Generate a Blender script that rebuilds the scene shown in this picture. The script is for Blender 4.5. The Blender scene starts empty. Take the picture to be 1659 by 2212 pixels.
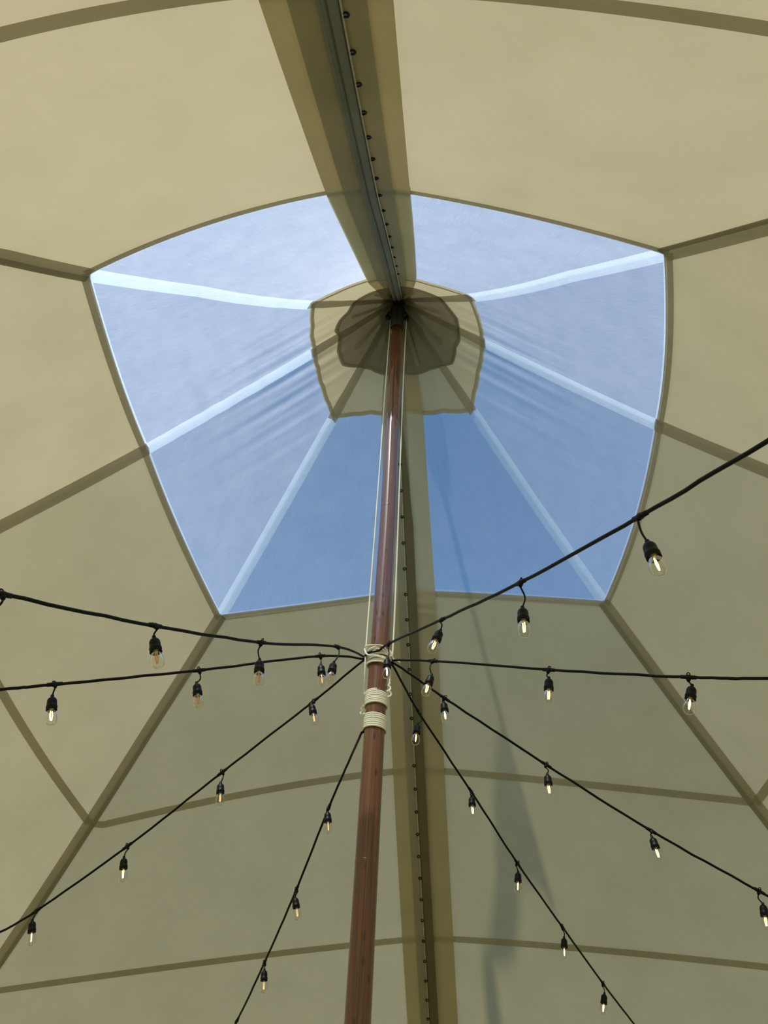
import bpy, math, random
import numpy as np
from mathutils import Vector, Matrix

random.seed(7)
sc = bpy.context.scene
COL = sc.collection

# ------------------------------------------------------------------ camera
CAM_POS = (-0.015, -3.30, 1.60)
cam_data = bpy.data.cameras.new('camera')
cam_data.sensor_fit = 'HORIZONTAL'
cam_data.sensor_width = 36.0
cam_data.lens = 1600.0 / 1659.0 * 36.0
cam_data.clip_start = 0.02
cam_data.clip_end = 500
cam = bpy.data.objects.new('camera', cam_data)
COL.objects.link(cam)
R3 = Matrix(((0.99823666, -0.05935965, 0.0),
             (-0.04185786, -0.70391335, -0.70905142),
             (0.04208905, 0.70780112, -0.70515678)))
cam.matrix_world = Matrix.Translation(CAM_POS) @ R3.to_4x4()
sc.camera = cam

# ------------------------------------------------------------------ sky and sun
SUN_EL, SUN_AZ = math.radians(53.3), math.radians(-115.6)
world = bpy.data.worlds.new('sky')
sc.world = world
world.use_nodes = True
wn = world.node_tree
wn.nodes.clear()
w_out = wn.nodes.new('ShaderNodeOutputWorld')
w_bg = wn.nodes.new('ShaderNodeBackground')
w_sky = wn.nodes.new('ShaderNodeTexSky')
w_sky.sky_type = 'NISHITA'
w_sky.sun_disc = False
w_sky.sun_elevation = SUN_EL
w_sky.sun_rotation = math.pi / 2 - SUN_AZ
w_sky.air_density = 1.0
w_sky.dust_density = 0.3
w_sky.ozone_density = 2.0
w_tone = wn.nodes.new('ShaderNodeMix')          # clear dry air: a slightly deeper blue
w_tone.data_type = 'RGBA'
w_tone.blend_type = 'MULTIPLY'
w_tone.inputs[0].default_value = 1.0
w_tone.inputs[7].default_value = (0.70, 0.93, 1.03, 1)
wn.links.new(w_sky.outputs['Color'], w_tone.inputs[6])
wn.links.new(w_tone.outputs[2], w_bg.inputs['Color'])
w_bg.inputs['Strength'].default_value = 0.142
wn.links.new(w_bg.outputs['Background'], w_out.inputs['Surface'])

sun_data = bpy.data.lights.new('sun', 'SUN')
sun_data.energy = 4.8
sun_data.angle = math.radians(0.6)
sun_data.color = (1.0, 0.955, 0.89)
sun = bpy.data.objects.new('sun', sun_data)
COL.objects.link(sun)
sdir = Vector((math.cos(SUN_EL) * math.cos(SUN_AZ), math.cos(SUN_EL) * math.sin(SUN_AZ), math.sin(SUN_EL)))
sun.rotation_euler = sdir.to_track_quat('Z', 'Y').to_euler()
sun.location = sdir * 30

vs = sc.view_settings
vs.view_transform = 'Standard'
vs.look = 'None'
vs.exposure = 0.05
vs.gamma = 1.0
vs.use_curve_mapping = False
try:
    sc.cycles.max_bounces = 10
    sc.cycles.diffuse_bounces = 6
    sc.cycles.transmission_bounces = 8
    sc.cycles.transparent_max_bounces = 24
    sc.cycles.caustics_reflective = False
    sc.cycles.caustics_refractive = False
except Exception:
    pass

# ------------------------------------------------------------------ materials
def new_mat(name):
    m = bpy.data.materials.new(name)
    m.use_nodes = True
    nt = m.node_tree
    nt.nodes.clear()
    out = nt.nodes.new('ShaderNodeOutputMaterial')
    return m, nt, out

def N(nt, kind, **kw):
    n = nt.nodes.new(kind)
    for k, v in kw.items():
        if k in n.inputs:
            n.inputs[k].default_value = v
        else:
            setattr(n, k, v)
    return n

def ramp(nt, src, p0, c0, p1, c1):
    r = nt.nodes.new('ShaderNodeValToRGB')
    r.color_ramp.elements[0].position = p0
    r.color_ramp.elements[0].color = c0
    r.color_ramp.elements[1].position = p1
    r.color_ramp.elements[1].color = c1
    nt.links.new(src, r.inputs['Fac'])
    return r

def fabric(name, refl, trans, share, var=0.06, weave=True):
    """woven cloth: diffuse reflection plus diffuse transmission"""
    m, nt, out = new_mat(name)
    tc = N(nt, 'ShaderNodeTexCoord')
    n1 = N(nt, 'ShaderNodeTexNoise', Scale=1.7, Detail=4.0, Roughness=0.6)
    nt.links.new(tc.outputs['Object'], n1.inputs['Vector'])
    n2 = N(nt, 'ShaderNodeTexNoise', Scale=320.0, Detail=2.0)
    nt.links.new(tc.outputs['Object'], n2.inputs['Vector'])
    lo, hi = 1 - var, 1 + var
    r = ramp(nt, n1.outputs['Fac'], 0.3, (lo, lo, lo * 0.98, 1), 0.7, (hi, hi * 0.995, hi, 1))
    r2 = ramp(nt, n2.outputs['Fac'], 0.3, (0.95, 0.95, 0.95, 1), 0.7, (1.05, 1.05, 1.05, 1))
    mul = N(nt, 'ShaderNodeMix', data_type='RGBA', blend_type='MULTIPLY')
    mul.inputs[0].default_value = 1.0
    nt.links.new(r.outputs['Color'], mul.inputs[6])
    nt.links.new(r2.outputs['Color'], mul.inputs[7])
    shaders = []
    for kind, colr in (('ShaderNodeBsdfDiffuse', refl), ('ShaderNodeBsdfTranslucent', trans)):
        mc = N(nt, 'ShaderNodeMix', data_type='RGBA', blend_type='MULTIPLY')
        mc.inputs[0].default_value = 1.0
        mc.inputs[6].default_value = (*colr, 1)
        nt.links.new(mul.outputs[2], mc.inputs[7])
        b = N(nt, kind)
        nt.links.new(mc.outputs[2], b.inputs['Color'])
        shaders.append(b)
    mx = N(nt, 'ShaderNodeMixShader')
    mx.inputs['Fac'].default_value = share
    nt.links.new(shaders[0].outputs[0], mx.inputs[1])
    nt.links.new(shaders[1].outputs[0], mx.inputs[2])
    nt.links.new(mx.outputs[0], out.inputs['Surface'])
    return m

M_CANVAS = fabric('canvas', (0.66, 0.59, 0.43), (0.475, 0.41, 0.245), 0.48)
M_TAPE = fabric('seam_tape_canvas', (0.60, 0.55, 0.45), (0.44, 0.41, 0.335), 0.48)
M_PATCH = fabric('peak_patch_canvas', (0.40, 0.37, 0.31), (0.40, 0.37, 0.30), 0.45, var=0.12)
M_BAND = fabric('band_canvas', (0.50, 0.48, 0.40), (0.50, 0.46, 0.35), 0.50, var=0.1)
M_WEB = fabric('grey_webbing', (0.30, 0.30, 0.29), (0.14, 0.14, 0.13), 0.25, var=0.15)
M_FLAP = fabric('lacing_flap', (0.23, 0.205, 0.13), (0.20, 0.17, 0.10), 0.3, var=0.1)
M_FLAG = fabric('flag_cloth', (0.05, 0.12, 0.3), (0.03, 0.05, 0.1), 0.15)

def film(name, scatter, line, tint, haze=0.10):
    """clear reinforced vinyl: mostly see-through, a milky scatter and a fine scrim"""
    m, nt, out = new_mat(name)
    uv = N(nt, 'ShaderNodeUVMap')
    tc = N(nt, 'ShaderNodeTexCoord')
    wv = N(nt, 'ShaderNodeTexWave', Scale=33.0, Distortion=0.0)
    wv.wave_type = 'BANDS'
    wv.bands_direction = 'X'
    nt.links.new(uv.outputs['UV'], wv.inputs['Vector'])
    nz = N(nt, 'ShaderNodeTexNoise', Scale=5.0, Detail=5.0, Roughness=0.65)
    nt.links.new(tc.outputs['Object'], nz.inputs['Vector'])
    mp = N(nt, 'ShaderNodeMapping')
    mp.inputs['Scale'].default_value = (260.0, 9.0, 1.0)
    nt.links.new(uv.outputs['UV'], mp.inputs['Vector'])
    nz2 = N(nt, 'ShaderNodeTexNoise', Scale=1.0, Detail=2.0)
    nt.links.new(mp.outputs['Vector'], nz2.inputs['Vector'])
    a = N(nt, 'ShaderNodeMath', operation='MULTIPLY_ADD')
    nt.links.new(wv.outputs['Fac'], a.inputs[0])
    a.inputs[1].default_value = line
    a.inputs[2].default_value = scatter - line * 0.5
    b = N(nt, 'ShaderNodeMath', operation='MULTIPLY_ADD')
    nt.links.new(nz.outputs['Fac'], b.inputs[0])
    b.inputs[1].default_value = scatter * 0.5
    nt.links.new(a.outputs[0], b.inputs[2])
    c = N(nt, 'ShaderNodeMath', operation='MULTIPLY_ADD')
    nt.links.new(nz2.outputs['Fac'], c.inputs[0])
    c.inputs[1].default_value = scatter * 0.5
    nt.links.new(b.outputs[0], c.inputs[2])
    d = N(nt, 'ShaderNodeMath', operation='SUBTRACT')
    nt.links.new(c.outputs[0], d.inputs[0])
    d.inputs[1].default_value = scatter * 0.5
    d.use_clamp = True
    tr = N(nt, 'ShaderNodeBsdfTransparent')
    tr.inputs['Color'].default_value = (*tint, 1)
    tl = N(nt, 'ShaderNodeBsdfTranslucent')
    tl.inputs['Color'].default_value = (0.93, 0.95, 0.97, 1)
    mx = N(nt, 'ShaderNodeMixShader')
    nt.links.new(d.outputs[0], mx.inputs['Fac'])
    nt.links.new(tr.outputs[0], mx.inputs[1])
    nt.links.new(tl.outputs[0], mx.inputs[2])
    rf = N(nt, 'ShaderNodeBsdfRefraction', Roughness=0.58, IOR=1.48)
    rf.inputs['Color'].default_value = (0.95, 0.97, 1.0, 1)
    m2 = N(nt, 'ShaderNodeMixShader')
    m2.inputs['Fac'].default_value = haze
    nt.links.new(mx.outputs[0], m2.inputs[1])
    nt.links.new(rf.outputs[0], m2.inputs[2])
    nt.links.new(m2.outputs[0], out.inputs['Surface'])
    return m

M_FILM = film('clear_film', 0.33, 0.13, (0.78, 0.90, 0.98), 0.20)
M_FILMTAPE = film('white_film_tape', 0.62, 0.05, (0.88, 0.94, 1.0), 0.06)

def solid(name, colr, rough=0.5, metallic=0.0, spec=0.5, coat=0.0, bump=0.0, bscale=60.0):
    m, nt, out = new_mat(name)
    p = N(nt, 'ShaderNodeBsdfPrincipled')
    tc = N(nt, 'ShaderNodeTexCoord')
    nz = N(nt, 'ShaderNodeTexNoise', Scale=bscale, Detail=4.0)
    nt.links.new(tc.outputs['Object'], nz.inputs['Vector'])
    r = ramp(nt, nz.outputs['Fac'], 0.3, (*[c * 0.85 for c in colr], 1), 0.7, (*[min(1, c * 1.12) for c in colr], 1))
    nt.links.new(r.outputs['Color'], p.inputs['Base Color'])
    p.inputs['Roughness'].default_value = rough
    p.inputs['Metallic'].default_value = metallic
    p.inputs['Specular IOR Level'].default_value = spec
    p.inputs['Coat Weight'].default_value = coat
    if bump:
        bp = N(nt, 'ShaderNodeBump', Strength=bump, Distance=0.002)
        nt.links.new(nz.outputs['Fac'], bp.inputs['Height'])
        nt.links.new(bp.outputs['Normal'], p.inputs['Normal'])
    nt.links.new(p.outputs[0], out.inputs['Surface'])
    return m

M_BLACK = solid('black_rubber', (0.003, 0.003, 0.0035), 0.45, spec=0.22)
M_DARKMETAL = solid('dark_metal', (0.035, 0.034, 0.03), 0.5, 0.6)
M_ROPE = solid('cream_rope', (0.90, 0.87, 0.76), 0.8, spec=0.2, bump=0.6, bscale=500.0)
M_CORD = solid('pale_cord', (0.50, 0.47, 0.36), 0.8, spec=0.2)
M_BRASS = solid('lamp_base_metal', (0.55, 0.46, 0.30), 0.35, 0.8)
M_MAST = solid('mast_paint', (0.25, 0.2, 0.14), 0.5)

def wood():
    m, nt, out = new_mat('varnished_wood')
    tc = N(nt, 'ShaderNodeTexCoord')
    mp = N(nt, 'ShaderNodeMapping')
    mp.inputs['Scale'].default_value = (60.0, 60.0, 1.6)
    nt.links.new(tc.outputs['Object'], mp.inputs['Vector'])
    g = N(nt, 'ShaderNodeTexNoise', Scale=1.0, Detail=6.0, Roughness=0.6, Distortion=0.6)
    nt.links.new(mp.outputs['Vector'], g.inputs['Vector'])
    r = nt.nodes.new('ShaderNodeValToRGB')
    e = r.color_ramp.elements
    e[0].position, e[0].color = 0.25, (0.062, 0.019, 0.0065, 1)
    e[1].position, e[1].color = 0.75, (0.205, 0.074, 0.028, 1)
    x = e.new(0.5)
    x.color = (0.128, 0.043, 0.0155, 1)
    nt.links.new(g.outputs['Fac'], r.inputs['Fac'])
    mp2 = N(nt, 'ShaderNodeMapping')
    mp2.inputs['Scale'].default_value = (22.0, 22.0, 7.5)
    nt.links.new(tc.outputs['Object'], mp2.inputs['Vector'])
    v = N(nt, 'ShaderNodeTexVoronoi', Scale=1.0)
    nt.links.new(mp2.outputs['Vector'], v.inputs['Vector'])
    k = ramp(nt, v.outputs['Distance'], 0.10, (0.22, 0.16, 0.12, 1), 0.2, (1, 1, 1, 1))
    mul = N(nt, 'ShaderNodeMix', data_type='RGBA', blend_type='MULTIPLY')
    mul.inputs[0].default_value = 0.8
    nt.links.new(r.outputs['Color'], mul.inputs[6])
    nt.links.new(k.outputs['Color'], mul.inputs[7])
    p = N(nt, 'ShaderNodeBsdfPrincipled')
    nt.links.new(mul.outputs[2], p.inputs['Base Color'])
    p.inputs['Roughness'].default_value = 0.5
    p.inputs['Specular IOR Level'].default_value = 0.2
    p.inputs['Coat Weight'].default_value = 1.0
    p.inputs['Coat IOR'].default_value = 1.62
    p.inputs["Coat Roughness"].default_value = 0.07
    bp = N(nt, 'ShaderNodeBump', Strength=0.15, Distance=0.002)
    nt.links.new(g.outputs['Fac'], bp.inputs['Height'])
    nt.links.new(bp.outputs['Normal'], p.inputs['Normal'])
    nt.links.new(p.outputs[0], out.inputs['Surface'])
    return m

M_WOOD = wood()

def bulb_glass():
    m, nt, out = new_mat('bulb_glass')
    lw0 = N(nt, 'ShaderNodeFresnel', IOR=1.30)
    lw1 = N(nt, 'ShaderNodeMath', operation='MULTIPLY')
    nt.links.new(lw0.outputs['Fac'], lw1.inputs[0])
    lw1.inputs[1].default_value = 0.42
    tr = N(nt, 'ShaderNodeBsdfTransparent')
    tr.inputs['Color'].default_value = (0.96, 0.955, 0.93, 1)
    gl = N(nt, 'ShaderNodeBsdfGlossy', Roughness=0.04)
    gl.inputs['Color'].default_value = (0.95, 0.95, 0.95, 1)
    mx = N(nt, 'ShaderNodeMixShader')
    nt.links.new(lw1.outputs[0], mx.inputs['Fac'])
    nt.links.new(tr.outputs[0], mx.inputs[1])
    nt.links.new(gl.outputs[0], mx.inputs[2])
    nt.links.new(mx.outputs[0], out.inputs['Surface'])
    return m

M_GLASS = bulb_glass()

def filament(name, colr, strength, base=(0.75, 0.45, 0.15)):
    m, nt, out = new_mat(name)
    p = N(nt, 'ShaderNodeBsdfPrincipled')
    p.inputs['Base Color'].default_value = (*base, 1)
    p.inputs['Roughness'].default_value = 0.6
    p.inputs['Emission Color'].default_value = (*colr, 1)
    p.inputs['Emission Strength'].default_value = strength
    nt.links.new(p.outputs[0], out.inputs['Surface'])
    return m

M_LIT = filament('filament_lit', (1.0, 0.74, 0.22), 4.5)
M_DIM = filament('filament_dim', (1.0, 0.74, 0.36), 0.7)
M_OFF = filament('filament_unlit', (1.0, 0.5, 0.2), 0.08, (0.65, 0.33, 0.13))

def grass():
    m, nt, out = new_mat('ground_grass')
    tc = N(nt, 'ShaderNodeTexCoord')
    n1 = N(nt, 'ShaderNodeTexNoise', Scale=3.0, Detail=8.0)
    nt.links.new(tc.outputs['Object'], n1.inputs['Vector'])
    r = ramp(nt, n1.outputs['Fac'], 0.3, (0.26, 0.24, 0.09, 1), 0.7, (0.44, 0.40, 0.17, 1))
    p = N(nt, 'ShaderNodeBsdfPrincipled')
    p.inputs['Roughness'].default_value = 0.9
    nt.links.new(r.outputs['Color'], p.inputs['Base Color'])
    nt.links.new(p.outputs[0], out.inputs['Surface'])
    return m

M_GRASS = grass()

# ------------------------------------------------------------------ helpers
def mesh_obj(name, verts, faces, mat, parent=None, smooth=True, uvs=None):
    me = bpy.data.meshes.new(name)
    me.from_pydata([tuple(map(float, v)) for v in verts], [], faces)
    if uvs is not None:
        ul = me.uv_layers.new(name='UVMap')
        idx = np.empty(len(me.loops), dtype=np.int32)
        me.loops.foreach_get('vertex_index', idx)
        ul.data.foreach_set('uv', np.asarray(uvs, dtype=np.float32)[idx].ravel())
    if smooth:
        me.polygons.foreach_set('use_smooth', [True] * len(me.polygons))
    me.materials.append(mat)
    me.update()
    o = bpy.data.objects.new(name, me)
    COL.objects.link(o)
    if parent is not None:
        o.parent = parent
    return o

def link_copy(name, me, parent, loc=(0, 0, 0), rot=None):
    o = bpy.data.objects.new(name, me)
    COL.objects.link(o)
    o.parent = parent
    o.location = loc
    if rot is not None:
        o.rotation_mode = 'QUATERNION'
        o.rotation_quaternion = rot
    return o

def empty(name, label=None, cat=None, group=None, kind=None, loc=(0, 0, 0)):
    o = bpy.data.objects.new(name, None)
    o.empty_display_size = 0.1
    COL.objects.link(o)
    o.location = loc
    tag(o, label, cat, group, kind)
    return o

def tag(o, label=None, cat=None, group=None, kind=None):
    if label: o['label'] = label
    if cat: o['category'] = cat
    if group: o['group'] = group
    if kind: o['kind'] = kind
    return o

def grid_faces(nu, nv, close_v=False):
    f = []
    for i in range(nu - 1):
        for j in range(nv if close_v else nv - 1):
            a = i * nv + j
            b = i * nv + (j + 1) % nv
            f.append((a, b, b + nv, a + nv))
    return f

def smooth_path(pts, n=8):
    """Catmull-Rom through the points"""
    P = [np.array(p, float) for p in pts]
    P = [2 * P[0] - P[1]] + P + [2 * P[-1] - P[-2]]
    out = []
    for i in range(1, len(P) - 2):
        p0, p1, p2, p3 = P[i - 1:i + 3]
        for k in range(n):
            t = k / n
            out.append(0.5 * ((2 * p1) + (-p0 + p2) * t + (2 * p0 - 5 * p1 + 4 * p2 - p3) * t * t + (-p0 + 3 * p1 - 3 * p2 + p3) * t ** 3))
    out.append(P[-2])
    return out

def tube_geo(path, rad, seg=8, caps=True):
    path = [np.array(p, float) for p in path]
    n = len(path)
    rads = rad if hasattr(rad, '__len__') else [rad] * n
    verts, faces = [], []
    nrm = None
    for i in range(n):
        t = path[min(i + 1, n - 1)] - path[max(i - 1, 0)]
        t = t / (np.linalg.norm(t) + 1e-12)
        if nrm is None:
            ref = np.array([0, 0, 1.0]) if abs(t[2]) < 0.9 else np.array([1.0, 0, 0])
            nrm = np.cross(t, ref)
        nrm = nrm - t * (nrm @ t)
        nrm = nrm / np.linalg.norm(nrm)
        b = np.cross(t, nrm)
        for k in range(seg):
            a = 2 * math.pi * k / seg
            verts.append(path[i] + rads[i] * (math.cos(a) * nrm + math.sin(a) * b))
    faces = grid_faces(n, seg, True)
    if caps:
        faces.append(tuple(range(seg))[::-1])
        faces.append(tuple(range((n - 1) * seg, n * seg)))
    return verts, faces

def tube(name, path, rad, mat, parent=None, seg=8):
    v, f = tube_geo(path, rad, seg)
    return mesh_obj(name, v, f, mat, parent)

def lathe_geo(prof, seg=20):
    v = []
    for r, z in prof:
        for k in range(seg):
            a = 2 * math.pi * k / seg
            v.append((r * math.cos(a), r * math.sin(a), z))
    return v, grid_faces(len(prof), seg, True)

def join_geo(parts):
    V, F = [], []
    for v, f in parts:
        o = len(V)
        V += list(v)
        F += [tuple(i + o for i in q) for q in f]
    return V, F

# ------------------------------------------------------------------ shape of the tent roof
POLY = [0.0007316884, -0.0101451796, 0.1013843507, -1.2880035284, 7.5459081204]
SEAM = [
    [(0.0, -145.3), (.79, -145.3), (1.58, -141.2), (2.14, -140.5), (2.49, -139.6), (7, -139.6)],
    [(0.0, -95.3), (.73, -95.3), (1.71, -96.3), (7, -96.3)],
    [(0.0, -47.7), (.78, -47.7), (1.58, -51.0), (2.52, -51.5), (7, -51.5)],
    [(0.0, -12.0), (.71, -12.0), (1.77, -10.6), (7, -11.0)],
    [(0.0, 33.0), (.8, 33.0), (1.45, 33.8), (2.09, 34.2), (7, 34.2)],
    [(0.0, 81.4), (7, 81.4)],
    [(0.0, 129.1), (.79, 129.1), (2.09, 128.4), (2.83, 128.9), (7, 129.1)],
    [(0.0, 174.6), (1.22, 174.4), (1.74, 173.9), (7, 173.6)]]
FLAT = 0.8

def seam_az(i, r):
    t = SEAM[i % 8]
    return np.interp(r, [a for a, _ in t], [b for _, b in t]) + (360.0 if i >= 8 else 0.0)

def fold(r, a, seam, reach, amp):
    """loose cloth gathered along a side seam below the peak"""
    d = np.radians((a - seam_az(seam, r) + 180) % 360 - 180)
    u = r * np.sin(d)
    w = np.exp(-((np.degrees(d)) / reach) ** 2) * np.exp(-((r - 0.78) / 0.42) ** 2)
    w = w * np.clip((r - 0.15) / 0.3, 0, 1) * np.clip(np.abs(u) / 0.05, 0, 1)
    s = 1.2 * np.sin(u * 41 + 0.6 + 1.5 * r) + 0.75 * np.sin(u * 77 + 0.3 - 2 * r) + 0.2 * np.sin(u * 129 + 3 * r)
    return amp * w * s

def soft(r, a, seam, amp):
    """broad slack across the two left-hand clear panes"""
    d = np.radians((a - seam_az(seam, r) + 180) % 360 - 180)
    w = np.exp(-(np.degrees(d) / 30) ** 2) * np.exp(-((r - 1.3) / 0.3) ** 2)
    v = r * np.cos(d)
    return amp * w * (np.sin(v * 34 + d * 2.5) + 0.5 * np.sin(v * 57 + 1 - 2 * d))

def roof(x, y):
    x = np.asarray(x, float)
    y = np.asarray(y, float)
    r = np.hypot(x, y)
    a = np.degrees(np.arctan2(y, x))
    s = np.array([seam_az(i, r) for i in range(9)])
    aa = np.where(a >= s[0], a, a + 360)
    k = np.clip((aa[None] >= s).sum(0) - 1, 0, 7)
    s0 = np.take_along_axis(s, k[None], 0)[0]
    s1 = np.take_along_axis(s, k[None] + 1, 0)[0]
    mid, half = (s0 + s1) / 2, (s1 - s0) / 2
    re = r * (1 - FLAT + FLAT * np.cos(np.radians(aa - mid)) / np.cos(np.radians(half)))
    z = np.polyval(POLY, re)
    z = z + fold(r, a, 7, 30, 0.0100) + fold(r, a, 3, 26, 0.0065) + soft(r, a, 7, 0.005)
    return z

def ring(tab):
    t = sorted(tab)
    az = np.array([t[-1][0] - 360] + [p[0] for p in t] + [t[0][0] + 360])
    rr = np.array([t[-1][1]] + [p[1] for p in t] + [t[0][1]])
    return lambda a: np.interp((np.asarray(a) + 180) % 360 - 180, az, rr)

def smooth_ring(tab):
    """one smooth arc (a conic in plan) between neighbouring seams, fitted to measured (azimuth, radius) points"""
    raw = ring(tab)
    arcs = []
    for i in range(8):
        a0 = float(seam_az(i, 2.0))
        a1 = float(seam_az(i + 1, 2.0))
        th = np.linspace(a0, a1, 41)
        w = np.ones(41)
        w[0] = w[-1] = 40.0
        q = np.radians(th)
        A = np.stack([np.cos(q), np.sin(q), np.ones_like(q)], 1)
        sol = np.linalg.lstsq(A * w[:, None], w / raw(th), rcond=None)[0]
        arcs.append((a0, a1, sol))
    base = arcs[0][0]
    def f(a):
        a = np.asarray(a, float)
        aa = (a - base) % 360 + base
        q = np.radians(aa)
        out = np.zeros_like(aa)
        for k, (a0, a1, sol) in enumerate(arcs):
            m = (aa >= a0) & (aa <= a1 + 1e-9)
            out = np.where(m, 1.0 / (sol[0] * np.cos(q) + sol[1] * np.sin(q) + sol[2]), out)
        return np.where(out > 0, out, raw(a))
    return f

R_SKY = smooth_ring([(-171.3, 1.739), (-157.9, 1.832), (-148.1, 1.973), (-140.7, 2.133), (-136.3, 2.062), (-130.5, 1.986), (-125.5, 1.931), (-118.4, 1.862), (-111.2, 1.811), (-106.0, 1.787), (-100.7, 1.77), (-95.8, 1.749), (-89.7, 1.742), (-80.3, 1.759), (-72.7, 1.798), (-65.8, 1.869), (-58.0, 1.975), (-51.1, 2.107), (-43.9, 1.977), (-35.1, 1.865), (-24.2, 1.789), (-10.6, 1.775), (-0.1, 1.767), (11.1, 1.806), (23.6, 1.923), (34.2, 2.091), (43.0, 1.894), (53.4, 1.748), (65.9, 1.67), (81.0, 1.69), (93.1, 1.668), (105.9, 1.728), (121.1, 1.928), (128.4, 2.097), (139.1, 1.898), (151.1, 1.774), (162.9, 1.724), (173.9, 1.739)])
R_COLLAR = ring([(-170.7, 0.693), (-162.0, 0.706), (-153.0, 0.749), (-145.3, 0.792), (-131.9, 0.728), (-117.4, 0.691), (-107.5, 0.67), (-94.7, 0.61), (-80.5, 0.646), (-69.9, 0.665), (-59.6, 0.72), (-48.6, 0.791), (-36.5, 0.748), (-25.7, 0.724), (-13.6, 0.709), (-8.7, 0.705), (9.1, 0.7), (23.3, 0.741), (33.8, 0.803), (50.1, 0.694), (76.0, 0.644), (106.1, 0.657), (118.4, 0.711), (129.2, 0.792), (137.5, 0.743), (148.1, 0.701), (161.9, 0.675), (174.0, 0.673), (179.9, 0.67)])
R_PATCH = ring([(-174.5, 0.507), (-168.6, 0.499), (-164.1, 0.487), (-156.2, 0.447), (-122.0, 0.428), (-97.3, 0.364), (-72.7, 0.457), (-55.0, 0.494), (-35.5, 0.518), (-27.6, 0.535), (-12.6, 0.522), (-3.4, 0.523), (5.1, 0.502), (11.4, 0.512), (21.6, 0.522), (33.6, 0.485), (45.9, 0.446), (79.6, 0.423), (118.8, 0.428), (133.7, 0.469), (149.0, 0.515), (163.0, 0.508), (169.3, 0.489), (175.3, 0.48)])
R_LOW = smooth_ring([(33.3, 3.44), (40.2, 3.202), (45.4, 3.054), (51.4, 2.928), (58.1, 2.831), (65.6, 2.776), (73.6, 2.775), (82.7, 2.813), (92.4, 2.774), (101.8, 2.819), (111.2, 2.953), (118.5, 3.141), (123.8, 3.329), (128.8, 3.574), (138.9, 3.196), (154.1, 2.899), (173.6, 2.81), (-165, 2.86), (-150, 3.14), (-139.6, 3.5), (-128, 3.16), (-116.5, 2.955), (-113.7, 2.921), (-111.0, 2.89), (-108.2, 2.862), (-104.5, 2.833), (-94, 2.80), (-83.6, 2.815), (-80.0, 2.847), (-76.0, 2.894), (-72.8, 2.94), (-69.7, 2.991), (-60, 3.2), (-51.5, 3.48), (-42, 3.15), (-28, 2.88), (-11, 2.8), (8, 2.85), (22, 3.1)])
R_MID = smooth_ring([(34.2, 4.62), (43.6, 4.229), (48.8, 4.079), (54.8, 3.965), (59.9, 3.907), (65.4, 3.883), (74.0, 3.92), (82.9, 3.998), (91.6, 3.927), (100.2, 3.955), (108.2, 4.068), (115.4, 4.254), (121.8, 4.492), (127.2, 4.769), (129.1, 4.86), (140, 4.4), (154, 4.05), (173.6, 4.0), (-165, 4.06), (-150, 4.4), (-139.6, 4.8), (-128, 4.4), (-112, 4.05), (-96, 4.0), (-80, 4.05), (-62, 4.4), (-51.5, 4.8), (-41, 4.4), (-26, 4.05), (-11, 4.0), (5, 4.05), (22, 4.35)])
R_EAVE = lambda a: np.full(np.shape(a), 6.5)
R_TOP = lambda a: np.full(np.shape(a), 0.055)

def sector_grid(i, rin, rout, ns, nt, drop=0.0):
    s = np.linspace(0, 1, ns)[:, None]
    t = np.linspace(0, 1, nt)[None, :]
    r = np.full((ns, nt), 1.0)
    for _ in range(5):
        az = seam_az(i, r) * (1 - t) + seam_az(i + 1, r) * t
        r = rin(az) * (1 - s) + rout(az) * s
    x = r * np.cos(np.radians(az))
    y = r * np.sin(np.radians(az))
    z = roof(x, y) - drop
    mid = np.radians((seam_az(i, 2.0) + seam_az(i + 1, 2.0)) / 2)
    u = -x * math.sin(mid) + y * math.cos(mid)
    v = (x * math.cos(mid) + y * math.sin(mid)) * 1.42
    verts = np.stack([x, y, z], -1).reshape(-1, 3)
    uv = np.stack([u, v], -1).reshape(-1, 2)
    return verts, grid_faces(ns, nt), uv

def normal(x, y):
    e = 0.004
    gx = (roof(x + e, y) - roof(x - e, y)) / (2 * e)
    gy = (roof(x, y + e) - roof(x, y - e)) / (2 * e)
    n = np.array([-float(gx), -float(gy), 1.0])
    return n / np.linalg.norm(n)

def ribbon_geo(pts, widths, drop, side=0.0, nw=3):
    """flat tape lying `drop` under the roof cloth along plan points; side shifts it across its width"""
    pts = [np.array(p, float) for p in pts]
    n = len(pts)
    W = widths if hasattr(widths, '__len__') else [widths] * n
    DR = drop if hasattr(drop, '__len__') else [drop] * n
    V, UV = [], []
    L = 0.0
    for i in range(n):
        t2 = pts[min(i + 1, n - 1)] - pts[max(i - 1, 0)]
        z1 = float(roof(*pts[min(i + 1, n - 1)]))
        z0 = float(roof(*pts[max(i - 1, 0)]))
        t = np.array([t2[0], t2[1], z1 - z0])
        t /= np.linalg.norm(t)
        nn = normal(*pts[i])
        sd = np.cross(t, nn)
        sd /= np.linalg.norm(sd)
        if i:
            L += np.linalg.norm(pts[i] - pts[i - 1]) * 1.4
        for k in range(nw):
            q = (k / (nw - 1) - 0.5) * W[i] + side
            xy = pts[i] + sd[:2] * q
            z = float(roof(*xy))
            V.append((xy[0] - nn[0] * DR[i], xy[1] - nn[1] * DR[i], z - nn[2] * DR[i]))
            UV.append((q, L))
    return V, grid_faces(n, nw), UV

def radial_pts(i, r0, r1, n):
    return [(r * math.cos(math.radians(seam_az(i, r))), r * math.sin(math.radians(seam_az(i, r)))) for r in np.linspace(r0, r1, n)]

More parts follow.
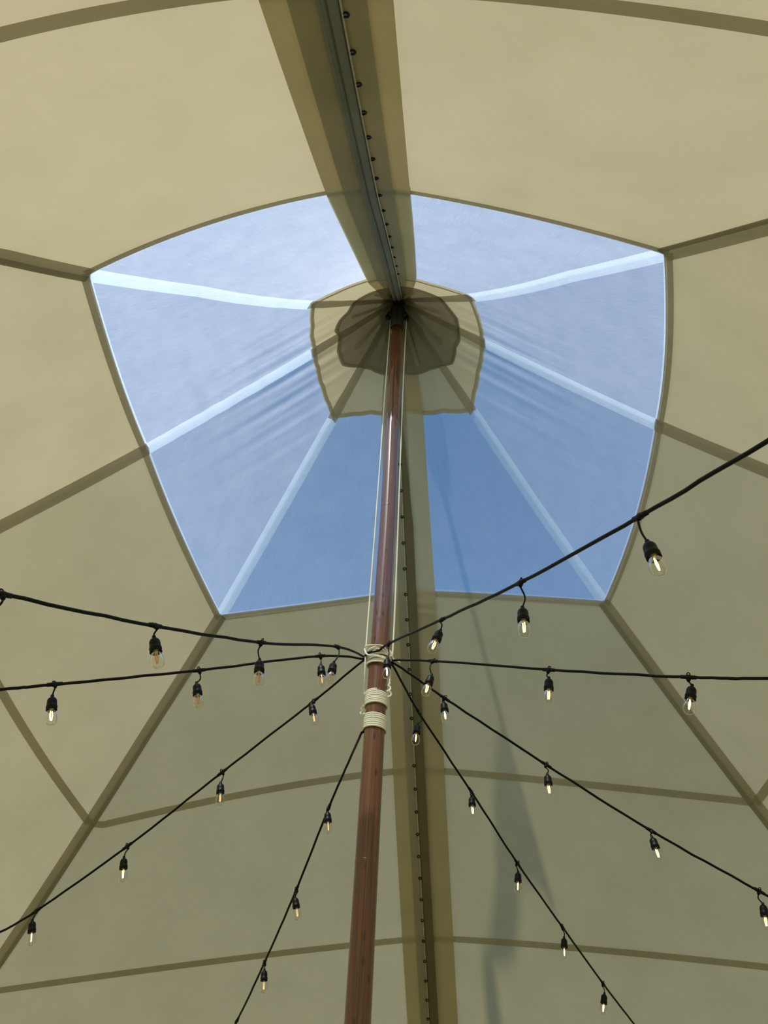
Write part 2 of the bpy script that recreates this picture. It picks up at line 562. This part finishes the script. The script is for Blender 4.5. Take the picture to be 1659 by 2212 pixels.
def ring_pts(fun, i, n, shift=0.0):
    out = []
    r = 1.0
    for t in np.linspace(0, 1, n):
        for _ in range(6):
            az = seam_az(i, r) * (1 - t) + seam_az(i + 1, r) * t
            r = float(fun(az)) + shift
        out.append((r * math.cos(math.radians(az)), r * math.sin(math.radians(az))))
    return out

# ------------------------------------------------------------------ ground
g = 40.0
mesh_obj('floor', [(-g, -g, 0), (g, -g, 0), (g, g, 0), (-g, g, 0)], [(0, 1, 2, 3)], M_GRASS)
tag(bpy.data.objects['floor'], 'grassy ground under the open tent', None, None, 'structure')

# ------------------------------------------------------------------ tent roof (the ceiling) and its clear skylight
ceiling = empty('ceiling', 'cream translucent canvas tent roof rising to a peak', None, None, 'structure')
skylight = empty('window_1', 'ring of clear film panes around the tent peak', None, None, 'structure')

for i in range(8):
    v, f, uv = sector_grid(i, R_TOP, R_COLLAR, 36, 56)
    mesh_obj('collar_panel', v, f, M_CANVAS, ceiling, uvs=uv)
    v, f, uv = sector_grid(i, R_SKY, R_LOW, 14, 28)
    mesh_obj('canvas_panel', v, f, M_CANVAS, ceiling, uvs=uv)
    v, f, uv = sector_grid(i, R_LOW, R_MID, 10, 24)
    mesh_obj('canvas_panel', v, f, M_CANVAS, ceiling, uvs=uv)
    v, f, uv = sector_grid(i, R_MID, R_EAVE, 14, 24)
    mesh_obj('canvas_panel', v, f, M_CANVAS, ceiling, uvs=uv)
    v, f, uv = sector_grid(i, R_COLLAR, R_SKY, 48, 64)
    mesh_obj('pane', v, f, M_FILM, skylight, uvs=uv)

# reinforcing patch under the peak, scalloped edge
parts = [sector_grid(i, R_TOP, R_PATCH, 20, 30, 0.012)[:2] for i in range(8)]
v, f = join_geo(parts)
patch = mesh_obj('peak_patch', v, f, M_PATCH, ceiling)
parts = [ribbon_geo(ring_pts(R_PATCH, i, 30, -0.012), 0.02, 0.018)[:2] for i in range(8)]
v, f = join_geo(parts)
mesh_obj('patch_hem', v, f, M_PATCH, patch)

# seams: doubled cloth
PLAIN = (0, 2, 3, 4, 6, 7)
for i in PLAIN:
    a0 = seam_az(i, 2.0)
    rs, rc = float(R_SKY(a0)), float(R_COLLAR(seam_az(i, .75)))
    v, f, uv = ribbon_geo(radial_pts(i, rs - 0.01, 6.45, 40), 0.098, 0.006)
    s = mesh_obj('seam_tape', v, f, M_TAPE, ceiling, uvs=uv)
    sgn = {0: -1, 2: -1, 3: 0, 4: 1, 6: -1, 7: 0}[i]
    if sgn:
        v, f, uv = ribbon_geo(radial_pts(i, rs - 0.01, 6.45, 40), 0.034, 0.010, side=-sgn * 0.032)
        mesh_obj('seam_fold', v, f, M_BAND, s, uvs=uv)
    v, f, uv = ribbon_geo(radial_pts(i, 0.1, rc + 0.012, 30), [0.05 + 0.035 * k / 29 for k in range(30)], 0.006)
    mesh_obj('seam_tape', v, f, M_TAPE, ceiling, uvs=uv)
    v, f, uv = ribbon_geo(radial_pts(i, rc, rs, 40), 0.095, 0.006)
    s = mesh_obj('film_seam', v, f, M_FILMTAPE, skylight, uvs=uv)
    v, f, uv = ribbon_geo(radial_pts(i, rc, rs, 40), 0.045, 0.010, side=0.02)
    mesh_obj('film_seam_fold', v, f, M_FILMTAPE, s, uvs=uv)

for i in range(8):
    for nm, fun, w, sh, n in (('skylight_hem', R_SKY, 0.048, 0.016, 40), ('ring_seam', R_LOW, 0.058, 0.0, 30), ('ring_seam', R_MID, 0.058, 0.0, 30), ('collar_hem', R_COLLAR, 0.036, -0.012, 48)):
        v, f, uv = ribbon_geo(ring_pts(fun, i, n, sh), w, 0.009 if nm != 'collar_hem' else 0.014)
        mesh_obj(nm, v, f, M_TAPE, ceiling, uvs=uv)
    v, f, uv = ribbon_geo(ring_pts(R_SKY, i, 40, -0.006), 0.014, 0.004)
    mesh_obj('edge_tape', v, f, M_FILMTAPE, skylight, uvs=uv)

# short dark webbing straps sewn round the peak
for az in (-164, -120, -72, -30, 14, 58, 106, 151):
    pts = [(r * math.cos(math.radians(az)), r * math.sin(math.radians(az))) for r in np.linspace(0.09, 0.40, 14)]
    v, f, uv = ribbon_geo(pts, 0.034, 0.024)
    mesh_obj('peak_strap', v, f, M_BAND, ceiling, uvs=uv)

# the two wide laced bands, one towards the camera and one away from it
def lace(i, r_end, loop_side):
    rs = np.concatenate([np.linspace(0.09, 2.2, 46), np.linspace(2.25, r_end, 30)])
    pts = [(r * math.cos(math.radians(seam_az(i, r))), r * math.sin(math.radians(seam_az(i, r)))) for r in rs]
    w = np.interp(rs, [0.09, 0.65, 1.75, 2.8, 7], [0.22, 0.36, 0.43, 0.44, 0.46])
    k0 = int(np.argmax(rs > 0.60))
    k1 = int(np.argmax(rs > 1.80))
    if loop_side > 0:
        v, f, uv = ribbon_geo(pts[k0:k1], w[k0:k1], -0.008, nw=5)
        mesh_obj('ridge_cover', v, f, M_CANVAS, ceiling, uvs=uv)
    under = np.interp(rs, [0.40, 0.62], [0.005, 0.022])
    v, f, uv = ribbon_geo(pts, w, under, nw=5)
    band = mesh_obj('ridge_band', v, f, M_CANVAS, ceiling, uvs=uv)
    v, f, uv = ribbon_geo(pts, w * (0.60 if loop_side > 0 else 0.34), under + np.interp(rs, [0.40, 0.62], [0.003, 0.008]), side=(0.0 if loop_side > 0 else -0.03), nw=5)
    mesh_obj('inner_band', v, f, M_BAND, band, uvs=uv)
    return rs, pts, band

def along(pts, drop, side):
    """3D points `drop` below the cloth, shifted sideways along a plan path"""
    pts = [np.array(p, float) for p in pts]
    out = []
    n = len(pts)
    for i in range(n):
        t2 = pts[min(i + 1, n - 1)] - pts[max(i - 1, 0)]
        nn = normal(*pts[i])
        z1, z0 = float(roof(*pts[min(i + 1, n - 1)])), float(roof(*pts[max(i - 1, 0)]))
        t = np.array([t2[0], t2[1], z1 - z0])
        t /= np.linalg.norm(t)
        sd = np.cross(t, nn)
        sd /= np.linalg.norm(sd)
        p = np.array([pts[i][0], pts[i][1], float(roof(*pts[i]))]) - nn * drop + sd * side
        out.append(p)
    return out

def strip3(name, A, B, mat, parent, thick=0.004):
    """a thin strap between two 3D edge lines"""
    A = [np.array(a) for a in A]
    B = [np.array(b) for b in B]
    V = []
    for a, b in zip(A, B):
        n = np.array([0, 0, thick])
        V += [a, b, b + n, a + n]
    return mesh_obj(name, V, grid_faces(len(A), 4, True), mat, parent, smooth=False)

loop_v, loop_f = [], []
for k in range(12):
    a = 2 * math.pi * k / 12
    for j in range(6):
        b = 2 * math.pi * j / 6
        rr = 0.011 + 0.0038 * math.cos(b)
        loop_v.append((rr * math.cos(a), rr * math.sin(a), 0.0038 * math.sin(b)))
loop_f = [((k * 6 + j), (k * 6 + (j + 1) % 6), (((k + 1) % 12) * 6 + (j + 1) % 6), (((k + 1) % 12) * 6 + j)) for k in range(12) for j in range(6)]
loop_me = bpy.data.meshes.new('lacing_loop')
loop_me.from_pydata(loop_v, [], loop_f)
loop_me.materials.append(M_BLACK)

# near band: two-ridged grey webbing, cord on its right
rs, pts, band = lace(1, 6.4, 1)
pp = pts[1:]
prof = [(0.042, 0.036), (0.036, 0.050), (0.024, 0.060), (0.012, 0.050), (0.007, 0.042), (0.001, 0.052), (-0.012, 0.057), (-0.028, 0.052), (-0.036, 0.036)]
lines = [along(pp, d, sd) for sd, d in prof]
V = [lines[k][i] for i in range(len(pp)) for k in range(len(prof))]
mesh_obj('webbing', V, grid_faces(len(pp), len(prof)), M_WEB, ceiling)
tube('lacing_cord', along(pp, 0.046, -0.041), 0.0042, M_CORD, ceiling, 6)
r_l = 0.75
while r_l < 3.2:
    az = math.radians(seam_az(1, r_l))
    q = along([((r_l - .01) * math.cos(az), (r_l - .01) * math.sin(az)), (r_l * math.cos(az), r_l * math.sin(az)), ((r_l + .01) * math.cos(az), (r_l + .01) * math.sin(az))], 0.046, -0.051)[1]
    rot = Vector(normal(r_l * math.cos(az), r_l * math.sin(az))).to_track_quat('Z', 'X')
    link_copy('lacing_loop', loop_me, ceiling, q, rot)
    r_l += 0.142

# far band: one olive flap hanging from the seam, eyelets on its left
rs, pts, band = lace(5, 6.4, -1)
pp = pts[10:]
A = along(pp, 0.036, -0.030)
B = along(pp, 0.060, 0.052)
for k in range(len(A)):                                            # the flap starts as a point below the collar
    t = min(1.0, k / 16)
    B[k] = A[k] + (B[k] - A[k]) * (0.08 + 0.92 * t)
strip3('lacing_flap', A, B, M_FLAP, ceiling)
tube('lacing_cord', along(pp, 0.042, -0.034), 0.0045, M_CORD, ceiling, 6)
r_l = 0.95
while r_l < 5.2:
    az = math.radians(seam_az(5, r_l))
    q = along([((r_l - .01) * math.cos(az), (r_l - .01) * math.sin(az)), (r_l * math.cos(az), r_l * math.sin(az)), ((r_l + .01) * math.cos(az), (r_l + .01) * math.sin(az))], 0.046, -0.040)[1]
    rot = Vector(normal(r_l * math.cos(az), r_l * math.sin(az))).to_track_quat('Z', 'X')
    link_copy('lacing_loop', loop_me, ceiling, q, rot)
    r_l += 0.152

# weather cap over the peak, outside; unseen, added to darken the peak centre
v, f = lathe_geo([(0.03, 7.60), (0.08, 7.53), (0.15, 7.44), (0.19, 7.385)], 24)
mesh_obj('peak_cap', v, f, M_DARKMETAL, ceiling)

# ------------------------------------------------------------------ centre pole
pole = empty('center_pole', 'reddish brown varnished round wooden tent pole standing in the middle', 'pole')
def bow(z):
    return 0.012 * math.exp(-((z - 4.9) / 1.1) ** 2)
zs = [0.0] + list(np.linspace(0.3, 7.06, 40))
tube('shaft', [(bow(z), 0, z) for z in zs], 0.0505, M_WOOD, pole, 40)
for zj in (2.766, 4.909):
    v, f = lathe_geo([(0.0505, zj - 0.004), (0.0513, zj - 0.002), (0.0513, zj + 0.002), (0.0505, zj + 0.004)], 40)
    o = mesh_obj('joint_ring', [(x + bow(zj), y, z) for x, y, z in v], f, M_WOOD, pole)
v, f = lathe_geo([(0.051, 7.03), (0.056, 7.03), (0.056, 7.30), (0.064, 7.305), (0.064, 7.33), (0.02, 7.50), (0.0, 7.51)], 32)
mesh_obj('top_sleeve', v, f, M_DARKMETAL, pole)
for sx in (-1, 1):
    br = join_geo([tube_geo([(sx * 0.05, 0, 7.31), (sx * 0.075, 0, 7.30), (sx * 0.082, 0, 7.26)], 0.007, 8),
                   tube_geo([(sx * 0.082, 0, 7.27), (sx * 0.094, 0, 7.24), (sx * 0.094, 0, 7.19), (sx * 0.082, 0, 7.17), (sx * 0.070, 0, 7.19), (sx * 0.070, 0, 7.24), (sx * 0.082, 0, 7.27)], 0.006, 8)])
    o = mesh_obj('pulley', br[0], br[1], M_DARKMETAL, pole)
    v, f = lathe_geo([(0.004, -0.007), (0.026, -0.007), (0.021, 0.0), (0.026, 0.007), (0.004, 0.007)], 20)
    mesh_obj('sheave', [(sx * 0.078 + x, z, 7.215 + y) for x, y, z in v], f, M_DARKMETAL, o)
tube('mast', [(0, 0, 7.50), (0, 0, 8.52)], [0.024, 0.020], M_MAST, pole, 12)

# pennant flying above the peak; inside it only shows as a shadow on the canvas
fu = np.array([math.cos(math.radians(110)), math.sin(math.radians(110))])
low = [(0.0, 8.01), (.15, 7.95), (.32, 7.92), (.57, 7.88), (.84, 7.85), (.99, 7.80), (1.07, 7.85), (1.15, 7.90), (1.30, 8.01), (1.45, 8.08)]
top = [(0.0, 8.49), (.10, 8.37), (.27, 8.21), (.43, 8.18), (.65, 8.11), (.81, 8.00), (.90, 7.92), (1.01, 8.08), (1.15, 8.19), (1.30, 8.24)]
V = []
for (a, b), (c, d) in zip(low, top):
    for k in range(6):
        t = k / 5
        s, z = a + (c - a) * t, b + (d - b) * t
        w = 0.02 * math.sin(s * 7) * min(1, s * 4)
        V.append((fu[0] * s - fu[1] * w, fu[1] * s + fu[0] * w, z))
flag = mesh_obj('pennant_flag', V, grid_faces(len(low), 6), M_FLAG)
sm = flag.modifiers.new('thickness', 'SOLIDIFY')
sm.thickness = 0.002
tag(flag, 'long tattered flag on the mast above the peak, seen as a shadow', 'flag')

# ------------------------------------------------------------------ ropes on the pole
def rope(name, label, path, n=10, rad=0.0048):
    o = tube(name, smooth_path(path, n), rad, M_ROPE, None, 8)
    return tag(o, label, 'rope', 'ropes running down the pole')

rope('halyard_rope', 'taut cream rope running down the left side of the wooden pole',
     [(-0.054, 0.0, 7.19), (-0.059, -0.004, 6.43), (-0.061, -0.006, 5.35), (-0.064, -0.01, 4.51), (-0.067, -0.012, 3.87), (-0.066, -0.012, 3.75), (-0.063, -0.012, 3.60), (-0.060, -0.02, 3.565)])
rope('halyard_rope', 'taut cream rope hanging down the right side of the wooden pole',
     [(0.078, 0.0, 7.20), (0.072, -0.004, 6.44), (0.074, -0.006, 5.36), (0.077, -0.008, 4.35), (0.075, -0.01, 3.87), (0.068, -0.012, 3.80), (0.060, -0.012, 3.78)])
rope('rope_tail', 'short thin cream rope end hanging between the two upper lashings',
     [(0.064, -0.01, 3.79), (0.066, -0.01, 3.70), (0.064, -0.012, 3.62), (0.060, -0.015, 3.57)], rad=0.0036)

def lashing(label, z0, z1, turns, tilt, mess, ends, rad=0.0050):
    zc = (z0 + z1) / 2
    root = empty('rope_lashing', label, 'rope', 'rope lashings on the pole', loc=(bow(zc), 0, zc))
    n = int(turns * 28)
    path = []
    for k in range(n + 1):
        t = k / n
        a = 2 * math.pi * turns * t + math.pi / 2
        rr = 0.0505 + rad * 0.95 + mess * 0.5 * (1 + math.sin(5.3 * t * math.pi + a * 0.13))
        z = z0 - zc + (z1 - z0) * t + mess * 0.8 * math.sin(a * 1.07 + t * 9)
        z += tilt * math.cos(a + 0.3)
        path.append((rr * math.cos(a), rr * math.sin(a), z))
    v, f = tube_geo(path, rad, 8)
    mesh_obj('coil', v, f, M_ROPE, root)
    for e in ends:
        v, f = tube_geo(smooth_path([(x - bow(zc), y, z - zc) for x, y, z in e], 8), rad * 1.0, 8)
        mesh_obj('knot', v, f, M_ROPE, root)
    return root

lashing('cream rope lashing that ties the light cables to the pole, topmost of three', 3.742, 3.835, 9.5, -0.010, 0.006,
        [[(-0.072, -0.02, 3.85), (-0.060, -0.045, 3.842), (-0.03, -0.062, 3.835), (0.02, -0.066, 3.83), (0.05, -0.045, 3.80), (0.068, -0.01, 3.78)],
         [(-0.074, -0.01, 3.845), (-0.064, -0.035, 3.80), (-0.045, -0.056, 3.775), (-0.01, -0.066, 3.768), (0.04, -0.052, 3.76)],
         [(0.055, -0.035, 3.82), (0.072, -0.02, 3.80), (0.085, -0.01, 3.785), (0.10, -0.005, 3.782), (0.115, 0.0, 3.779)],
         [(0.05, -0.03, 3.835), (0.066, -0.02, 3.825), (0.070, -0.02, 3.805), (0.060, -0.03, 3.795)]])
lashing('neat cream rope lashing around the pole, middle of three', 3.508, 3.582, 7.5, -0.003, 0.0006,
        [[(0.052, -0.03, 3.585), (0.066, -0.02, 3.60), (0.070, -0.02, 3.615), (0.060, -0.02, 3.625), (0.068, -0.02, 3.64)],
         [(0.056, -0.02, 3.56), (0.070, -0.02, 3.565), (0.075, -0.02, 3.58), (0.066, -0.025, 3.592), (0.072, -0.025, 3.605)]])
lashing('neat cream rope lashing around the pole, lowest of three', 3.378, 3.455, 7.0, -0.006, 0.0006,
        [[(-0.052, -0.03, 3.455), (-0.064, -0.025, 3.452), (-0.070, -0.02, 3.462), (-0.062, -0.025, 3.475), (-0.068, -0.022, 3.485), (-0.060, -0.025, 3.497), (-0.065, -0.022, 3.508)]])

# ------------------------------------------------------------------ festoon light strings
def connector_mesh():
    body = tube_geo([(-0.030, 0, 0), (-0.028, 0, 0), (-0.012, 0, 0), (0, 0, 0), (0.012, 0, 0), (0.028, 0, 0), (0.030, 0, 0)],
                    [0.0062, 0.0078, 0.0082, 0.0105, 0.0082, 0.0078, 0.0062], 10)
    stem = tube_geo([(0, 0, 0), (0, 0, -0.010), (0, 0, -0.018)], [0.010, 0.0085, 0.005], 10)
    eye = []
    for k in range(9):
        a = math.pi * k / 8
        eye.append((0.006 * math.cos(a), 0, 0.009 + 0.008 * math.sin(a)))
    v, f = join_geo([body, stem, tube_geo(eye, 0.0022, 6)])
    me = bpy.data.meshes.new('connector')
    me.from_pydata([tuple(map(float, p)) for p in v], [], f)
    me.materials.append(M_BLACK)
    me.polygons.foreach_set('use_smooth', [True] * len(me.polygons))
    return me

def lathe_mesh(name, prof, mat, seg=20):
    v, f = lathe_geo(prof, seg)
    me = bpy.data.meshes.new(name)
    me.from_pydata(v, [], f)
    me.materials.append(mat)
    me.polygons.foreach_set('use_smooth', [True] * len(me.polygons))
    return me

# all hang along -Z from the neck of the socket
ME_CONN = connector_mesh()
ME_SOCKET = lathe_mesh('socket', [(0.0, 0.004), (0.0055, 0.004), (0.0068, 0.0), (0.0068, -0.006), (0.0082, -0.008), (0.014, -0.012), (0.0178, -0.019), (0.0186, -0.030), (0.0192, -0.042), (0.0208, -0.044), (0.0208, -0.049), (0.0200, -0.050), (0.0206, -0.060), (0.0196, -0.061), (0.0180, -0.060), (0.0176, -0.046), (0.0, -0.045)], M_BLACK, 24)
ME_BULB = lathe_mesh('bulb', [(0.0125, -0.047), (0.0140, -0.056), (0.0168, -0.064), (0.0205, -0.075), (0.0228, -0.086), (0.0235, -0.095), (0.0226, -0.104), (0.0196, -0.112), (0.0140, -0.1175), (0.0070, -0.1202), (0.0, -0.121)], M_GLASS, 24)
ME_STEM = lathe_mesh('bulb_base', [(0.0132, -0.046), (0.0132, -0.054), (0.006, -0.056), (0.0035, -0.064), (0.0022, -0.068), (0.0, -0.069)], M_BRASS, 16)

def filament_mesh(name, mat):
    v, f = join_geo([tube_geo([(-0.0034, 0.0, -0.064), (-0.0042, 0.001, -0.083), (-0.0022, 0.0, -0.101)], 0.0023, 8),
                     tube_geo([(0.0034, 0.0, -0.064), (0.0042, -0.001, -0.083), (0.0022, 0.0, -0.101)], 0.0023, 8)])
    me = bpy.data.meshes.new(name)
    me.from_pydata([tuple(map(float, p)) for p in v], [], f)
    me.materials.append(mat)
    return me

ME_FIL = {'lit': filament_mesh('filament', M_LIT), 'dim': filament_mesh('filament', M_DIM), 'off': filament_mesh('filament', M_OFF)}

def light_string(label, az, start, lamps, edge, lit, r_end=5.6, z_end=2.35):
    root = empty('string_light', label, 'string lights', 'festoon light strings tied to the pole', loc=start[0])
    org = np.array(start[0])
    ca, sa = math.cos(math.radians(az)), math.sin(math.radians(az))
    pts = [np.array(p, float) for p in start] + [np.array(c, float) for c, _ in lamps]
    r0, z0 = edge
    p_edge = np.array([r0 * ca, r0 * sa, z0])
    prev = pts[-1]
    m = (z0 - prev[2]) / max(1e-3, (r0 - math.hypot(prev[0], prev[1])))
    m = max(-0.55, min(-0.2, m))
    if r0 - math.hypot(prev[0], prev[1]) > 0.12:
        pts.append(p_edge)
    L = r_end - r0
    q = (z_end - z0 - m * L) / L ** 2
    for d in np.linspace(0.5, L, 8):
        pts.append(np.array([(r0 + d) * ca, (r0 + d) * sa, z0 + m * d + q * d * d]))
    path = [p - org for p in smooth_path(pts, 8)]
    rnd = random.Random(int(abs(az) * 10))
    for k in range(3, len(path)):
        path[k] = path[k] + np.array([0, 0, rnd.uniform(-0.0022, 0.0022)])
    v, f = tube_geo(path, 0.0060, 8)
    mesh_obj('cord', v, f, M_BLACK, root)
    out_dir = np.array([ca, sa, 0.0])
    for j, (c, h) in enumerate(lamps):
        c = np.array(c, float)
        h = np.array(h, float)
        prv = np.array(start[-1], float) if j == 0 else np.array(lamps[j - 1][0], float)
        nxt = np.array(lamps[j + 1][0], float) if j + 1 < len(lamps) else c + (c - prv)
        t = Vector(nxt - prv).normalized()
        zax = (Vector((0, 0, 1)) - t * t.z).normalized()
        yax = zax.cross(t)
        rot = Matrix((t, yax, zax)).transposed().to_quaternion()
        spin = rnd.uniform(-0.7, 0.7)
        rot = rot @ Matrix.Rotation(spin, 3, 'X').to_quaternion()
        link_copy('connector', ME_CONN, root, c - org, rot)
        low = rot @ Vector((0, 0, -0.016))
        p0 = c + np.array(low)
        tip = c + h
        Lh = np.linalg.norm(h)
        # the socket hangs almost plumb, leaning a little with the drop cord
        lean = Vector((h[0] * 1.3 + rnd.uniform(-.008, .008), h[1] * 1.3 + rnd.uniform(-.008, .008), h[2])).normalized()
        neck = tip - np.array(lean) * 0.121
        if np.linalg.norm(neck - c) < 0.018 or neck[2] > c[2] - 0.01:
            neck = np.array([neck[0], neck[1], min(neck[2], c[2] - 0.018)])
        bend = np.array([rnd.uniform(-.014, .014), rnd.uniform(-.010, .010), 0])
        mid = (p0 + neck) / 2 + bend * min(1.0, Lh / 0.2)
        dv, df = tube_geo([p - org for p in smooth_path([p0, mid, neck - np.array(lean) * -0.001], 6)], 0.0032, 6)
        mesh_obj('drop_cord', dv, df, M_BLACK, root)
        q = (-lean).to_track_quat('Z', 'Y')
        q = q @ Matrix.Rotation(rnd.uniform(0, 3.1), 3, 'Z').to_quaternion()
        link_copy('socket', ME_SOCKET, root, neck - org, q)
        b = link_copy('bulb', ME_BULB, root, neck - org, q)
        link_copy('bulb_base', ME_STEM, b)
        link_copy('filament', ME_FIL[lit[j]], b)
    return root

LFT, RGT = -0.072, 0.078
light_string('black bulb string rising leftward from the pole, highest string on the left', -122,
    [(-0.05, 0.03, 3.80), (LFT, 0.0, 3.800)],
    [((-0.201, -0.322, 3.635), (-0.018, -0.001, -0.208)), ((-0.481, -0.769, 3.328), (0.020, 0.004, -0.199)),
     ((-0.764, -1.223, 3.060), (0.047, 0.017, -0.154)), ((-1.041, -1.666, 2.822), (0.0, 0.0, -0.170))], (2.02, 2.796),
    ['off', 'off', 'off', 'off'])
light_string('black bulb string running nearly level to the left edge, second on the left', -150,
    [(-0.05, 0.03, 3.79), (LFT - .002, 0.0, 3.785)],
    [((-0.289, -0.167, 3.680), (0.028, 0.002, -0.170)), ((-0.788, -0.455, 3.377), (0.036, 0.010, -0.178)),
     ((-1.257, -0.726, 3.107), (0.038, 0.018, -0.164))], (1.625, 3.022), ['dim', 'off', 'lit'])
light_string('black bulb string slanting down from the pole to the lower left edge', 150,
    [(-0.05, 0.02, 3.79), (LFT - .006, 0.01, 3.782)],
    [((-0.327, 0.189, 3.633), (0.023, 0.002, -0.126)), ((-0.781, 0.451, 3.338), (0.022, 0.004, -0.174)),
     ((-1.247, 0.720, 3.033), (0.024, 0.007, -0.173)), ((-1.704, 0.984, 2.776), (0.029, 0.011, -0.159))], (2.19, 2.695),
    ['dim', 'dim', 'lit', 'lit'])
light_string('black bulb string dropping steeply from the lowest rope lashing, left of the pole', 108.5,
    [(-0.050, 0.02, 3.385), (-0.064, 0.03, 3.372), (-0.115, 0.30, 3.378)],
    [((-0.217, 0.649, 3.267), (0.013, 0.001, -0.124)), ((-0.378, 1.130, 3.000), (0.029, 0.002, -0.153)),
     ((-0.558, 1.668, 2.761), (0.019, 0.002, -0.152)), ((-0.735, 2.196, 2.564), (0.0, 0.0, -0.170))], (2.40, 2.54),
    ['dim', 'dim', 'dim', 'dim'])
light_string('black bulb string dropping steeply right of the pole towards the bottom edge', 53,
    [(0.05, 0.03, 3.77), (RGT, 0.01, 3.765)],
    [((0.240, 0.318, 3.676), (-0.020, 0.001, -0.188)), ((0.571, 0.758, 3.453), (0.004, -0.001, -0.144)),
     ((0.884, 1.174, 3.229), (-0.012, 0.002, -0.164)), ((1.215, 1.612, 3.031), (-0.010, 0.002, -0.173)),
     ((1.540, 2.044, 2.845), (-0.028, 0.008, -0.167))], (3.009, 2.711), ['lit', 'lit', 'lit', 'lit', 'lit'])
light_string('black bulb string slanting down from the pole to the lower right edge', 15,
    [(0.05, 0.02, 3.775), (RGT + .004, 0.0, 3.775)],
    [((0.356, 0.095, 3.642), (0.005, -0.001, -0.122)), ((0.884, 0.237, 3.379), (-0.001, 0.0, -0.168)),
     ((1.408, 0.377, 3.133), (0.011, -0.004, -0.147)), ((1.938, 0.519, 2.927), (-0.013, 0.007, -0.174))], (2.051, 2.910),
    ['lit', 'lit', 'lit', 'lit'])
light_string('black bulb string running nearly level from the pole to the right edge', -38,
    [(0.05, 0.0, 3.79), (RGT + .006, -0.01, 3.785)],
    [((0.269, -0.210, 3.661), (-0.040, 0.004, -0.194)), ((0.737, -0.576, 3.407), (-0.018, 0.005, -0.162)),
     ((1.174, -0.917, 3.185), (-0.032, 0.016, -0.148))], (1.751, 3.092), ['lit', 'lit', 'lit'])
light_string('black bulb string climbing to the right across the blue skylight, with the largest bulb', -70,
    [(-0.068, -0.015, 3.800), (-0.045, -0.052, 3.798), (0.0, -0.072, 3.798)],
    [((0.050, -0.137, 3.799), (-0.003, 0.0, -0.208)), ((0.263, -0.721, 3.534), (-0.050, 0.005, -0.170)),
     ((0.477, -1.311, 3.272), (-0.007, 0.002, -0.230)), ((0.686, -1.884, 3.051), (0.009, -0.005, -0.215))], (2.425, 2.913),
    ['lit', 'lit', 'lit', 'lit'])
